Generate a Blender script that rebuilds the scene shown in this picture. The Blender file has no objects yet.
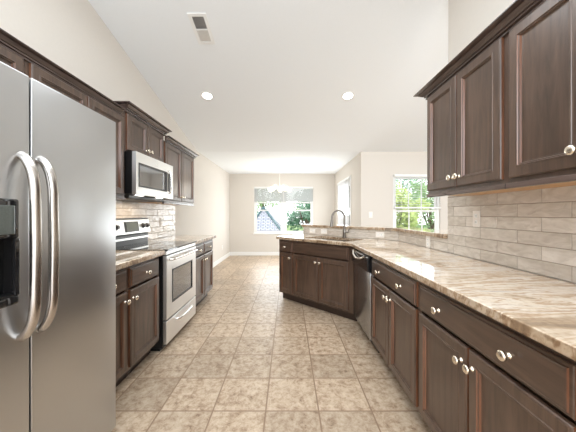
import bpy, bmesh, math, random
from mathutils import Vector, Matrix
random.seed(7)
PI = math.pi
scene = bpy.context.scene
C = scene.collection

# ------------------------------------------------------------------ camera
H = 1.24
cam_data = bpy.data.cameras.new('camera')
cam_data.sensor_width = 36.0
cam_data.lens = 36.0 * 265 / 576
cam_data.shift_y = -2 / 576
cam_data.clip_start = 0.02
cam = bpy.data.objects.new('camera', cam_data)
cam.location = (0, 0, H)
cam.rotation_euler = (PI / 2, 0, 0)
C.objects.link(cam)
scene.camera = cam

# ------------------------------------------------------------------ world
world = bpy.data.worlds.new('sky')
scene.world = world
world.use_nodes = True
wn = world.node_tree.nodes; wl = world.node_tree.links
wn.clear()
w_out = wn.new('ShaderNodeOutputWorld')
w_bg = wn.new('ShaderNodeBackground')
w_sky = wn.new('ShaderNodeTexSky')
w_sky.sky_type = 'NISHITA'
w_sky.sun_disc = False
w_sky.sun_elevation = math.radians(50)
w_sky.sun_rotation = math.radians(200)
w_sky.air_density = 1.0
w_sky.dust_density = 3.0
w_mix = wn.new('ShaderNodeMix'); w_mix.data_type = 'RGBA'
w_mix.inputs[0].default_value = 0.75
wl.new(w_sky.outputs[0], w_mix.inputs[6])
w_mix.inputs[7].default_value = (5.0, 5.1, 5.2, 1)      # bright overcast haze
wl.new(w_mix.outputs[2], w_bg.inputs[0])
w_bg.inputs[1].default_value = 0.6
wl.new(w_bg.outputs[0], w_out.inputs[0])

scene.view_settings.view_transform = 'Standard'
scene.view_settings.look = 'None'
scene.view_settings.exposure = 0.27
scene.view_settings.gamma = 1.0
scene.view_settings.use_curve_mapping = False
scene.cycles.max_bounces = 10
scene.cycles.diffuse_bounces = 6
scene.cycles.glossy_bounces = 5
scene.cycles.transparent_max_bounces = 16
scene.cycles.sample_clamp_indirect = 6
scene.cycles.use_denoising = True


def area(name, loc, rot, size, size_y, power, color=(1, 1, 1)):
    d = bpy.data.lights.new(name, 'AREA')
    d.shape = 'RECTANGLE'; d.size = size; d.size_y = size_y
    d.energy = power; d.color = color
    o = bpy.data.objects.new(name, d)
    o.location = loc; o.rotation_euler = rot
    C.objects.link(o)
    return o

# dining window daylight, then unseen area lamps added as fill
area('window_daylight', (-0.13, 7.86, 1.12), (-PI / 2, 0, 0), 1.7, 0.90, 22, (0.94, 0.98, 1.0))
area('patio_door_fill', (1.30, 6.6, 1.1), (0, PI / 2 + .5, 0), 1.9, 1.3, 36, (0.90, 0.96, 1.0))  # added in place of patio daylight, tilted up to brighten the dining area
area('rear_fill_light', (0.0, -2.4, 1.7), (PI / 2, 0, 0), 3.6, 2.2, 30, (0.90, 0.96, 1.0))  # soft fill added behind the camera, no window is built there
area('overhead_fill_light', (-0.2, 1.2, 3.0), (0, 0, 0), 1.2, 2.4, 30, (0.92, 0.97, 1.0))  # added overhead fill for the kitchen, has no fixture
area('ceiling_bounce_fill', (-0.1, -0.9, 2.3), (PI - 0.75, 0, 0), 2.4, 1.8, 27, (0.76, 0.89, 1.0))  # added fill behind the camera, aimed up and forward to brighten the ceiling
area('family_room_bounce_fill', (3.3, 1.6, 1.7), (PI - 1.05, 0, 0), 2.2, 2.4, 25, (0.84, 0.93, 1.0))  # added fill out of view behind the kitchen wall, brightens the family room
area('overhead_fill_light', (3.3, 2.2, 2.9), (0, 0, 0), 1.5, 1.5, 34, (0.92, 0.97, 1.0))  # second added overhead fill, over the family room, also without a fixture


# ------------------------------------------------------------------ materials
def mat(name):
    m = bpy.data.materials.new(name)
    m.use_nodes = True
    nt = m.node_tree
    return m, nt, nt.nodes['Principled BSDF']


def lin(r, g, b):
    f = lambda c: ((c / 255 + 0.055) / 1.055) ** 2.4 if c > 10 else c / 255 / 12.92
    return (f(r), f(g), f(b), 1)


def plain(name, col, rough=0.5, metal=0.0, noise=0.03, nscale=30, bump=0.0, coat=0.0, spec=0.5):
    m, nt, b = mat(name)
    tc = nt.nodes.new('ShaderNodeTexCoord')
    n = nt.nodes.new('ShaderNodeTexNoise')
    n.inputs['Scale'].default_value = nscale
    n.inputs['Detail'].default_value = 4
    nt.links.new(tc.outputs['Object'], n.inputs['Vector'])
    r = nt.nodes.new('ShaderNodeValToRGB')
    r.color_ramp.elements[0].position = 0.3
    r.color_ramp.elements[1].position = 0.7
    r.color_ramp.elements[0].color = tuple(c * (1 - noise) for c in col[:3]) + (1,)
    r.color_ramp.elements[1].color = tuple(min(1, c * (1 + noise)) for c in col[:3]) + (1,)
    nt.links.new(n.outputs['Fac'], r.inputs['Fac'])
    nt.links.new(r.outputs['Color'], b.inputs['Base Color'])
    b.inputs['Roughness'].default_value = rough
    b.inputs['Metallic'].default_value = metal
    b.inputs['Coat Weight'].default_value = coat
    b.inputs['Specular IOR Level'].default_value = spec
    if bump:
        bp = nt.nodes.new('ShaderNodeBump')
        bp.inputs['Strength'].default_value = bump
        bp.inputs['Distance'].default_value = 0.002
        nt.links.new(n.outputs['Fac'], bp.inputs['Height'])
        nt.links.new(bp.outputs['Normal'], b.inputs['Normal'])
    return m


def wood(name, dark, light, stretch, rough=0.33):
    m, nt, b = mat(name)
    N, L = nt.nodes, nt.links
    tc = N.new('ShaderNodeTexCoord'); info = N.new('ShaderNodeObjectInfo')
    add = N.new('ShaderNodeVectorMath'); add.operation = 'ADD'
    mul = N.new('ShaderNodeVectorMath'); mul.operation = 'SCALE'
    comb = N.new('ShaderNodeCombineXYZ')
    for i in range(3): L.new(info.outputs['Random'], comb.inputs[i])
    L.new(comb.outputs[0], mul.inputs[0]); mul.inputs['Scale'].default_value = 17
    L.new(tc.outputs['Object'], add.inputs[0]); L.new(mul.outputs[0], add.inputs[1])
    mp = N.new('ShaderNodeMapping'); mp.inputs['Scale'].default_value = stretch
    L.new(add.outputs[0], mp.inputs['Vector'])
    n1 = N.new('ShaderNodeTexNoise'); n1.inputs['Scale'].default_value = 9
    n1.inputs['Detail'].default_value = 8; n1.inputs['Roughness'].default_value = 0.62
    n1.inputs['Distortion'].default_value = 0.6
    L.new(mp.outputs[0], n1.inputs['Vector'])
    n2 = N.new('ShaderNodeTexNoise'); n2.inputs['Scale'].default_value = 2.5
    L.new(add.outputs[0], n2.inputs['Vector'])
    mx = N.new('ShaderNodeMath'); mx.operation = 'MULTIPLY_ADD'
    L.new(n1.outputs['Fac'], mx.inputs[0]); mx.inputs[1].default_value = 0.75
    ml = N.new('ShaderNodeMath'); ml.operation = 'MULTIPLY'; ml.inputs[1].default_value = 0.25
    L.new(n2.outputs['Fac'], ml.inputs[0]); L.new(ml.outputs[0], mx.inputs[2])
    r = N.new('ShaderNodeValToRGB')
    r.color_ramp.elements[0].position = 0.32; r.color_ramp.elements[0].color = dark
    r.color_ramp.elements[1].position = 0.66; r.color_ramp.elements[1].color = light
    L.new(mx.outputs[0], r.inputs['Fac'])
    L.new(r.outputs['Color'], b.inputs['Base Color'])
    b.inputs['Roughness'].default_value = rough
    b.inputs['Coat Weight'].default_value = 0.35; b.inputs['Coat Roughness'].default_value = 0.18
    bp = N.new('ShaderNodeBump'); bp.inputs['Strength'].default_value = 0.12
    bp.inputs['Distance'].default_value = 0.001
    L.new(n1.outputs['Fac'], bp.inputs['Height']); L.new(bp.outputs['Normal'], b.inputs['Normal'])
    return m


def granite(name, rough_edge=False):
    m, nt, b = mat(name)
    N, L = nt.nodes, nt.links
    geo = N.new('ShaderNodeTexCoord')
    mp = N.new('ShaderNodeMapping')
    mp.inputs['Rotation'].default_value = (0.2, 0.1, math.radians(-38))
    mp.inputs['Scale'].default_value = (0.50, 3.0, 1.2)
    L.new(geo.outputs['Object'], mp.inputs['Vector'])
    warp = N.new('ShaderNodeTexNoise'); warp.inputs['Scale'].default_value = 1.3
    warp.inputs['Detail'].default_value = 5
    L.new(mp.outputs[0], warp.inputs['Vector'])
    va = N.new('ShaderNodeVectorMath'); va.operation = 'MULTIPLY_ADD'
    L.new(warp.outputs['Color'], va.inputs[0]); va.inputs[1].default_value = (1.1, 1.1, 1.1)
    L.new(mp.outputs[0], va.inputs[2])
    n = N.new('ShaderNodeTexNoise'); n.inputs['Scale'].default_value = 1.9
    n.inputs['Detail'].default_value = 6; n.inputs['Roughness'].default_value = 0.5
    n.inputs['Distortion'].default_value = 0.8
    L.new(va.outputs[0], n.inputs['Vector'])
    r = N.new('ShaderNodeValToRGB'); cr = r.color_ramp
    cols = [(0.30, (126, 108, 94)), (0.37, (178, 156, 130)), (0.42, (226, 212, 192)), (0.465, (186, 160, 132)), (0.48, (230, 216, 196)),
            (0.53, (234, 226, 214)), (0.555, (178, 148, 116)), (0.575, (226, 212, 192)), (0.63, (232, 225, 215)), (0.67, (168, 158, 148)), (0.75, (236, 231, 223))]
    cr.elements[0].position = cols[0][0]; cr.elements[0].color = lin(*cols[0][1])
    cr.elements[1].position = cols[-1][0]; cr.elements[1].color = lin(*cols[-1][1])
    for p, c in cols[1:-1]:
        e = cr.elements.new(p); e.color = lin(*c)
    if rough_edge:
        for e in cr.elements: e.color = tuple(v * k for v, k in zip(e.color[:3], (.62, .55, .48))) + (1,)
    L.new(n.outputs['Fac'], r.inputs['Fac'])
    sp = N.new('ShaderNodeTexNoise'); sp.inputs['Scale'].default_value = 55; sp.inputs['Detail'].default_value = 3
    L.new(geo.outputs['Object'], sp.inputs['Vector'])
    r2 = N.new('ShaderNodeValToRGB')
    r2.color_ramp.elements[0].position = 0.36; r2.color_ramp.elements[0].color = (0.55, 0.45, 0.36, 1)
    r2.color_ramp.elements[1].position = 0.52; r2.color_ramp.elements[1].color = (1, 1, 1, 1)
    L.new(sp.outputs['Fac'], r2.inputs['Fac'])
    mx = N.new('ShaderNodeMix'); mx.data_type = 'RGBA'; mx.blend_type = 'MULTIPLY'
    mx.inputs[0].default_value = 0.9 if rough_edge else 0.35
    L.new(r.outputs['Color'], mx.inputs[6]); L.new(r2.outputs['Color'], mx.inputs[7])
    L.new(mx.outputs[2], b.inputs['Base Color'])
    b.inputs['Roughness'].default_value = 0.45 if rough_edge else 0.045
    b.inputs['Coat Weight'].default_value = 0.3
    b.inputs['Coat Roughness'].default_value = 0.03
    return m


def tile_mat(name):
    m, nt, b = mat(name)
    N, L = nt.nodes, nt.links
    tc = N.new('ShaderNodeTexCoord')
    at = N.new('ShaderNodeAttribute'); at.attribute_name = 'tile_tone'
    mp = N.new('ShaderNodeMapping'); mp.inputs['Scale'].default_value = (1, 1, 2.5)
    L.new(tc.outputs['Object'], mp.inputs['Vector'])
    n = N.new('ShaderNodeTexNoise'); n.noise_dimensions = '4D'; n.inputs['Scale'].default_value = 9
    n.inputs['Detail'].default_value = 3; n.inputs['Distortion'].default_value = 1.2
    w = N.new('ShaderNodeMath'); w.operation = 'MULTIPLY'; w.inputs[1].default_value = 40
    L.new(at.outputs['Fac'], w.inputs[0]); L.new(w.outputs[0], n.inputs['W'])
    L.new(mp.outputs[0], n.inputs['Vector'])
    a = N.new('ShaderNodeMath'); a.operation = 'MULTIPLY_ADD'; a.inputs[1].default_value = 0.35
    L.new(at.outputs['Fac'], a.inputs[0]); L.new(n.outputs['Fac'], a.inputs[2])
    r = N.new('ShaderNodeValToRGB')
    r.color_ramp.elements[0].position = 0.40; r.color_ramp.elements[0].color = lin(188, 178, 166)
    r.color_ramp.elements[1].position = 0.95; r.color_ramp.elements[1].color = lin(224, 217, 208)
    L.new(a.outputs[0], r.inputs['Fac']); L.new(r.outputs['Color'], b.inputs['Base Color'])
    b.inputs['Roughness'].default_value = 0.1
    bp = N.new('ShaderNodeBump'); bp.inputs['Strength'].default_value = 0.8
    bp.inputs['Distance'].default_value = 0.01
    L.new(n.outputs['Fac'], bp.inputs['Height']); L.new(bp.outputs['Normal'], b.inputs['Normal'])
    return m


def floor_mat(name):
    m, nt, b = mat(name)
    N, L = nt.nodes, nt.links
    T = 0.3335
    tc = N.new('ShaderNodeTexCoord')
    off = N.new('ShaderNodeVectorMath'); off.operation = 'SUBTRACT'
    off.inputs[1].default_value = (-0.140 - 20 * T, 1.668 - 20 * T, 0)
    L.new(tc.outputs['Object'], off.inputs[0])
    sc_ = N.new('ShaderNodeVectorMath'); sc_.operation = 'SCALE'; sc_.inputs['Scale'].default_value = 1 / T
    L.new(off.outputs[0], sc_.inputs[0])
    fl = N.new('ShaderNodeVectorMath'); fl.operation = 'FLOOR'
    fr = N.new('ShaderNodeVectorMath'); fr.operation = 'FRACTION'
    L.new(sc_.outputs[0], fl.inputs[0]); L.new(sc_.outputs[0], fr.inputs[0])
    wn_ = N.new('ShaderNodeTexWhiteNoise'); wn_.noise_dimensions = '3D'
    L.new(fl.outputs[0], wn_.inputs['Vector'])
    # distance to the joint
    sep = N.new('ShaderNodeSeparateXYZ'); L.new(fr.outputs[0], sep.inputs[0])
    def edge(o):
        s = N.new('ShaderNodeMath'); s.operation = 'SUBTRACT'; s.inputs[1].default_value = 0.5
        L.new(o, s.inputs[0])
        ab = N.new('ShaderNodeMath'); ab.operation = 'ABSOLUTE'; L.new(s.outputs[0], ab.inputs[0])
        return ab.outputs[0]
    mxm = N.new('ShaderNodeMath'); mxm.operation = 'MAXIMUM'
    L.new(edge(sep.outputs['X']), mxm.inputs[0]); L.new(edge(sep.outputs['Y']), mxm.inputs[1])
    gr = N.new('ShaderNodeMapRange'); gr.interpolation_type = 'SMOOTHSTEP'
    gr.inputs['From Min'].default_value = 0.482; gr.inputs['From Max'].default_value = 0.490
    L.new(mxm.outputs[0], gr.inputs['Value'])
    n = N.new('ShaderNodeTexNoise'); n.noise_dimensions = '4D'
    n.inputs['Scale'].default_value = 19; n.inputs['Detail'].default_value = 12
    n.inputs['Roughness'].default_value = 0.78; n.inputs['Distortion'].default_value = 0.3
    w = N.new('ShaderNodeMath'); w.operation = 'MULTIPLY'; w.inputs[1].default_value = 30
    L.new(wn_.outputs['Value'], w.inputs[0]); L.new(w.outputs[0], n.inputs['W'])
    L.new(tc.outputs['Object'], n.inputs['Vector'])
    r = N.new('ShaderNodeValToRGB'); cr = r.color_ramp
    cr.elements[0].position = 0.36; cr.elements[0].color = lin(126, 101, 79)
    cr.elements[1].position = 0.72; cr.elements[1].color = lin(222, 208, 188)
    for p, c in ((0.445, (172, 149, 125)), (0.51, (192, 172, 149)), (0.59, (206, 189, 167))):
        e = cr.elements.new(p); e.color = lin(*c)
    L.new(n.outputs['Fac'], r.inputs['Fac'])
    tone = N.new('ShaderNodeMapRange'); tone.inputs['To Min'].default_value = 0.80; tone.inputs['To Max'].default_value = 1.04
    L.new(wn_.outputs['Value'], tone.inputs['Value'])
    tm = N.new('ShaderNodeVectorMath'); tm.operation = 'SCALE'
    L.new(r.outputs['Color'], tm.inputs[0]); L.new(tone.outputs[0], tm.inputs['Scale'])
    mx = N.new('ShaderNodeMix'); mx.data_type = 'RGBA'
    L.new(gr.outputs[0], mx.inputs[0]); L.new(tm.outputs[0], mx.inputs[6])
    mx.inputs[7].default_value = lin(142, 118, 96)
    L.new(mx.outputs[2], b.inputs['Base Color'])
    b.inputs['Roughness'].default_value = 0.40
    inv = N.new('ShaderNodeMath'); inv.operation = 'MULTIPLY_ADD'; inv.inputs[1].default_value = -1
    L.new(gr.outputs[0], inv.inputs[0])
    nm = N.new('ShaderNodeMath'); nm.operation = 'MULTIPLY'; nm.inputs[1].default_value = 0.25
    L.new(n.outputs['Fac'], nm.inputs[0]); L.new(nm.outputs[0], inv.inputs[2])
    bp = N.new('ShaderNodeBump'); bp.inputs['Strength'].default_value = 0.35; bp.inputs['Distance'].default_value = 0.003
    L.new(inv.outputs[0], bp.inputs['Height']); L.new(bp.outputs['Normal'], b.inputs['Normal'])
    return m


def brushed(name, col, rough, scale):
    m, nt, b = mat(name)
    N, L = nt.nodes, nt.links
    tc = N.new('ShaderNodeTexCoord'); mp = N.new('ShaderNodeMapping'); mp.inputs['Scale'].default_value = scale
    L.new(tc.outputs['Object'], mp.inputs['Vector'])
    n = N.new('ShaderNodeTexNoise'); n.inputs['Scale'].default_value = 140; n.inputs['Detail'].default_value = 4
    L.new(mp.outputs[0], n.inputs['Vector'])
    mr = N.new('ShaderNodeMapRange'); mr.inputs['To Min'].default_value = rough - 0.006; mr.inputs['To Max'].default_value = rough + 0.010
    L.new(n.outputs['Fac'], mr.inputs['Value']); L.new(mr.outputs[0], b.inputs['Roughness'])
    b.inputs['Base Color'].default_value = col
    b.inputs['Metallic'].default_value = 1.0
    return m


def emit(name, col, strength):
    m, nt, b = mat(name)
    b.inputs['Base Color'].default_value = col
    b.inputs['Emission Color'].default_value = col
    b.inputs['Emission Strength'].default_value = strength
    return m


def glass_mat(name, tint=(1, 1, 1, 1)):
    m, nt, b = mat(name)
    N, L = nt.nodes, nt.links
    N.remove(b)
    out = [x for x in N if x.type == 'OUTPUT_MATERIAL'][0]
    t = N.new('ShaderNodeBsdfTransparent'); t.inputs[0].default_value = tint
    g = N.new('ShaderNodeBsdfGlossy'); g.inputs['Roughness'].default_value = 0.02
    f = N.new('ShaderNodeFresnel'); f.inputs[0].default_value = 1.3
    mx = N.new('ShaderNodeMixShader')
    L.new(f.outputs[0], mx.inputs[0]); L.new(t.outputs[0], mx.inputs[1]); L.new(g.outputs[0], mx.inputs[2])
    L.new(mx.outputs[0], out.inputs[0])
    return m


def translucent(name, col, amount):
    m, nt, b = mat(name)
    N, L = nt.nodes, nt.links
    out = [x for x in N if x.type == 'OUTPUT_MATERIAL'][0]
    b.inputs['Base Color'].default_value = col
    b.inputs['Roughness'].default_value = 0.5
    t = N.new('ShaderNodeBsdfTranslucent'); t.inputs[0].default_value = col
    mx = N.new('ShaderNodeMixShader'); mx.inputs[0].default_value = amount
    L.new(b.outputs[0], mx.inputs[1]); L.new(t.outputs[0], mx.inputs[2]); L.new(mx.outputs[0], out.inputs[0])
    return m


def shingle_mat(name):
    m, nt, b = mat(name)
    N, L = nt.nodes, nt.links
    tc = N.new('ShaderNodeTexCoord')
    br = N.new('ShaderNodeTexBrick')
    br.inputs['Scale'].default_value = 1
    br.inputs['Brick Width'].default_value = 0.22; br.inputs['Row Height'].default_value = 0.085
    br.inputs['Mortar Size'].default_value = 0.014
    br.inputs['Color1'].default_value = (0.40, 0.42, 0.46, 1); br.inputs['Color2'].default_value = (0.32, 0.34, 0.38, 1)
    br.inputs['Mortar'].default_value = (0.10, 0.11, 0.14, 1)
    L.new(tc.outputs['UV'], br.inputs['Vector'])
    L.new(br.outputs['Color'], b.inputs['Base Color'])
    b.inputs['Roughness'].default_value = 0.9
    return m


M = {}
M['wall'] = plain('wall_paint', lin(214, 208, 200), 0.85, noise=0.01, nscale=60, bump=0.05)
M['ceiling'] = plain('ceiling_paint', lin(238, 241, 243), 0.9, noise=0.01, nscale=90, bump=0.05)
M['white'] = plain('white_trim_paint', lin(238, 238, 236), 0.45, noise=0.01)
M['wood'] = wood('stained_wood_upright_grain', lin(54, 40, 31), lin(94, 73, 60), (3.0, 3.0, 0.28))
M['woodh'] = wood('stained_wood_level_grain', lin(54, 40, 31), lin(94, 73, 60), (0.28, 3.0, 3.0))
M['crown'] = wood('stained_crown_wood', lin(62, 50, 45), lin(98, 82, 76), (0.28, 3.0, 3.0), 0.2)
M['maple'] = wood('pale_maple_underside', lin(176, 128, 76), lin(208, 164, 108), (0.3, 3.0, 3.0), 0.5)
M['toe'] = plain('toe_kick_wood', lin(52, 38, 30), 0.45, noise=0.1)
M['granite'] = granite('swirled_granite')
M['tile'] = tile_mat('glossy_greige_tile')
M['grout'] = plain('tile_grout', lin(150, 138, 124), 0.9, noise=0.04)
M['floor'] = floor_mat('mottled_floor_tile')
M['steel'] = brushed('brushed_stainless', (0.54, 0.55, 0.56, 1), 0.30, (1, 1, 0.02))
M['steelh'] = brushed('bright_stainless', (0.80, 0.80, 0.79, 1), 0.34, (0.02, 1, 1))
M['chrome'] = plain('polished_handle_metal', (0.78, 0.76, 0.73, 1), 0.2, 1.0, noise=0.02)
M['handle'] = plain('fridge_handle_steel', (0.50, 0.47, 0.44, 1), 0.24, 1.0, noise=0.02)
M['dwsteel'] = brushed('darker_stainless', (0.40, 0.41, 0.43, 1), 0.2, (1, 1, 0.02))
M['window_dark'] = plain('reflective_appliance_glass', (0.30, 0.30, 0.30, 1), 0.06, 0.75, noise=0.02)
M['bead'] = wood('red_brown_door_edge', lin(78, 48, 32), lin(126, 82, 56), (3.0, 3.0, 0.28), 0.3)
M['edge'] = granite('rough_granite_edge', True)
M['nickel'] = plain('warm_satin_nickel', (0.86, 0.78, 0.66, 1), 0.22, 1.0, noise=0.02)
M['faucet'] = plain('brushed_nickel_faucet', (0.22, 0.20, 0.18, 1), 0.3, 1.0, noise=0.02)
M['black'] = plain('black_enamel', lin(24, 24, 25), 0.3, noise=0.05)
M['blackglass'] = plain('black_glass', (0.012, 0.012, 0.013, 1), 0.04, noise=0.02, coat=0.5)
M['dark'] = plain('dark_plastic', lin(48, 46, 45), 0.4, noise=0.05)
M['grey'] = plain('grey_fridge_side', lin(96, 96, 97), 0.5, noise=0.03)
M['plate'] = plain('outlet_plastic', lin(236, 232, 226), 0.35, noise=0.01)
M['lcd'] = plain('grey_green_display', lin(84, 90, 86), 0.2, noise=0.1, nscale=200)
M['glass'] = glass_mat('window_glass')
M['blind'] = translucent('white_blind_slat', (0.80, 0.81, 0.81, 1), 0.2)
M['vblind'] = translucent('white_fabric_blind_vane', (0.88, 0.88, 0.88, 1), 0.5)
M['lamp'] = emit('downlight_lens', (1, 0.97, 0.92, 1), 6)
M['shade'] = emit('lit_frosted_shade', (1, 0.93, 0.78, 1), 1.5)
M['leaf'] = translucent('leaf_green', lin(136, 166, 112), 0.4)
M['leaf2'] = translucent('leaf_yellow_green', lin(178, 194, 118), 0.4)
M['leaf3'] = translucent('leaf_deep_green', lin(104, 146, 118), 0.4)
M['bark'] = plain('bark', lin(92, 78, 64), 0.9, noise=0.2)
M['lawn'] = plain('lawn_grass', lin(104, 128, 72), 0.95, noise=0.25, nscale=3)
M['shingle'] = shingle_mat('pale_shingles')
M['siding'] = plain('house_siding', lin(206, 208, 206), 0.8, noise=0.02)
M['fascia'] = plain('roof_fascia', lin(64, 92, 96), 0.6, noise=0.03)


# ------------------------------------------------------------------ mesh helpers
def box(bm, x0, x1, y0, y1, z0, z1, bev=0.0, seg=2):
    r = bmesh.ops.create_cube(bm, size=1)
    vs = r['verts']
    for v in vs:
        v.co = Vector((x0 + (v.co.x + .5) * (x1 - x0), y0 + (v.co.y + .5) * (y1 - y0), z0 + (v.co.z + .5) * (z1 - z0)))
    if bev > 0:
        es = list({e for v in vs for e in v.link_edges})
        bmesh.ops.bevel(bm, geom=es, offset=bev, segments=seg, affect='EDGES', profile=0.5)
    return vs


def prism(bm, pts, z0, z1):
    """polygon in x,y (counter-clockwise) extruded in z"""
    a = [bm.verts.new((p[0], p[1], z0)) for p in pts]
    b = [bm.verts.new((p[0], p[1], z1)) for p in pts]
    n = len(pts)
    bm.faces.new(b); bm.faces.new(a[::-1])
    for i in range(n):
        bm.faces.new((a[i], a[(i + 1) % n], b[(i + 1) % n], b[i]))


def lathe(bm, prof, seg=20, mtx=None):
    rings = []
    for r, z in prof:
        if r < 1e-6:
            rings.append([bm.verts.new((0, 0, z))])
        else:
            rings.append([bm.verts.new((r * math.cos(2 * PI * i / seg), r * math.sin(2 * PI * i / seg), z)) for i in range(seg)])
    for a, b in zip(rings[:-1], rings[1:]):
        for i in range(seg):
            j = (i + 1) % seg
            if len(a) == 1 and len(b) == 1: continue
            if len(a) == 1: bm.faces.new((a[0], b[j], b[i]))
            elif len(b) == 1: bm.faces.new((a[i], a[j], b[0]))
            else: bm.faces.new((a[i], a[j], b[j], b[i]))
    vs = [v for r in rings for v in r]
    if mtx:
        for v in vs: v.co = mtx @ v.co
    return vs


def tube(bm, pts, rad, seg=10, flat=1.0):
    """tube through points; flat squashes the section along its second axis"""
    pts = [Vector(p) for p in pts]
    rads = rad if isinstance(rad, (list, tuple)) else [rad] * len(pts)
    prev = None; rings = []
    up = None
    for i, p in enumerate(pts):
        t = (pts[min(i + 1, len(pts) - 1)] - pts[max(i - 1, 0)]).normalized()
        if up is None:
            up = t.orthogonal().normalized()
        else:
            up = (up - t * up.dot(t)).normalized()
        s = t.cross(up)
        rings.append([bm.verts.new(p + (up * math.cos(2 * PI * k / seg) + s * math.sin(2 * PI * k / seg) * flat) * rads[i]) for k in range(seg)])
    for a, b in zip(rings[:-1], rings[1:]):
        for k in range(seg):
            bm.faces.new((a[k], a[(k + 1) % seg], b[(k + 1) % seg], b[k]))
    bm.faces.new(rings[0][::-1]); bm.faces.new(rings[-1])


def smooth_path(pts, n=6):
    pts = [Vector(p) for p in pts]
    out = []
    for i in range(len(pts) - 1):
        p0 = pts[max(i - 1, 0)]; p1 = pts[i]; p2 = pts[i + 1]; p3 = pts[min(i + 2, len(pts) - 1)]
        for k in range(n):
            t = k / n
            out.append(0.5 * ((2 * p1) + (p2 - p0) * t + (2 * p0 - 5 * p1 + 4 * p2 - p3) * t * t + (3 * p1 - p0 - 3 * p2 + p3) * t ** 3))
    out.append(pts[-1])
    return out


def ring_panel(bm, x0, x1, z0, z1, prof):
    """a slab front whose profile steps inward; prof = [(inset, y)]"""
    rings = []
    for ins, y in prof:
        rings.append([bm.verts.new(c) for c in ((x0 + ins, y, z0 + ins), (x1 - ins, y, z0 + ins), (x1 - ins, y, z1 - ins), (x0 + ins, y, z1 - ins))])
    bm.faces.new(rings[0][::-1])
    for a, b in zip(rings[:-1], rings[1:]):
        for k in range(4):
            bm.faces.new((a[k], a[(k + 1) % 4], b[(k + 1) % 4], b[k]))
    bm.faces.new(rings[-1])


def obj(name, bm, m, parent=None, smooth=False, loc=None):
    bmesh.ops.recalc_face_normals(bm, faces=bm.faces)
    me = bpy.data.meshes.new(name)
    bm.to_mesh(me); bm.free()
    if smooth:
        for p in me.polygons: p.use_smooth = True
        try: me.set_sharp_from_angle(angle=math.radians(40))
        except Exception: pass
    me.materials.append(m)
    o = bpy.data.objects.new(name, me)
    C.objects.link(o)
    if parent: o.parent = parent
    if loc: o.location = loc
    return o


def one(fn, *a, **k):
    bm = bmesh.new(); fn(bm, *a, **k); return bm


def tag(o, label=None, cat=None, group=None, kind=None):
    if label: o['label'] = label
    if cat: o['category'] = cat
    if group: o['group'] = group
    if kind: o['kind'] = kind
    return o


def thing(name, label, cat, loc=(0, 0, 0), rz=0.0, group=None):
    o = bpy.data.objects.new(name, None)
    o.empty_display_size = 0.1
    C.objects.link(o)
    o.location = loc; o.rotation_euler = (0, 0, rz)
    return tag(o, label, cat, group)


def struct(name, bm, m, parent=None):
    o = obj(name, bm, m, parent)
    if parent is None: o['kind'] = 'structure'
    return o


def copy_tree(o, parent=None):
    c = o.copy(); C.objects.link(c)
    if parent: c.parent = parent
    for ch in list(o.children): copy_tree(ch, c)
    return c


# ------------------------------------------------------------------ room shell
LW, RW = -1.74, 1.355           # kitchen walls
BW = 7.92                       # dining back wall
FY = 5.10                       # wall that carries the family-room window
DX = 1.404                      # dining side wall
def ceil_z(y): return 2.44 + 0.236 * (FY - y)
Y0 = -2.6
XR = 4.9

struct('floor', one(box, LW - .12, XR + .12, Y0, BW + .12, -0.1, 0), M['floor'])

def side_wall(bm, x0, x1, pts):
    """polygon in (y,z) extruded along x"""
    a = [bm.verts.new((x0, p[0], p[1])) for p in pts]
    b = [bm.verts.new((x1, p[0], p[1])) for p in pts]
    n = len(pts)
    bm.faces.new(a); bm.faces.new(b[::-1])
    for i in range(n): bm.faces.new((a[i], b[i], b[(i + 1) % n], a[(i + 1) % n]))

struct('wall_left', one(side_wall, LW - .12, LW, [(Y0, 0), (BW + .12, 0), (BW + .12, 2.44), (FY, 2.44), (Y0, ceil_z(Y0))]), M['wall'])
struct('wall_right', one(side_wall, RW, RW + .12, [(Y0, 0), (2.24, 0), (2.24, ceil_z(2.24)), (Y0, ceil_z(Y0))]), M['wall'])
struct('wall_family_room', one(side_wall, XR, XR + .12, [(Y0, 0), (FY, 0), (FY, 2.44), (Y0, ceil_z(Y0))]), M['wall'])
bm = bmesh.new()                # sloped ceiling slab
side_wall(bm, LW - .12, XR + .12, [(Y0, ceil_z(Y0)), (FY, 2.44), (FY, 2.56), (Y0, ceil_z(Y0) + .12)])
struct('ceiling', bm, M['ceiling'])
struct('ceiling_dining', one(box, LW - .12, DX + .12, FY, BW + .12, 2.44, 2.56), M['ceiling'])

# dining back wall with window opening
wx0, wx1, wz0, wz1 = -1.015, 0.755, 0.655, 2.06
bm = bmesh.new()
box(bm, LW, wx0, BW, BW + .12, 0, 2.44)
box(bm, wx1, DX + .12, BW, BW + .12, 0, 2.44)
box(bm, wx0, wx1, BW, BW + .12, 0, wz0)
box(bm, wx0, wx1, BW, BW + .12, wz1, 2.44)
struct('wall_back', bm, M['wall'])
# dining side wall with patio door opening
dy0, dy1, dz1 = 5.95, 7.27, 2.03
bm = bmesh.new()
box(bm, DX, DX + .12, FY + .12, dy0, 0, 2.44)
box(bm, DX, DX + .12, dy1, BW, 0, 2.44)
box(bm, DX, DX + .12, dy0, dy1, dz1, 2.44)
struct('wall_dining_side', bm, M['wall'])
# family room wall with window
fx0, fx1, fz0, fz1 = 2.02, 2.93, 0.62, 2.00
bm = bmesh.new()
box(bm, DX, fx0, FY, FY + .12, 0, 2.44)
box(bm, fx1, XR, FY, FY + .12, 0, 2.44)
box(bm, fx0, fx1, FY, FY + .12, 0, fz0)
box(bm, fx0, fx1, FY, FY + .12, fz1, 2.44)
struct('wall_family_window', bm, M['wall'])

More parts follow.
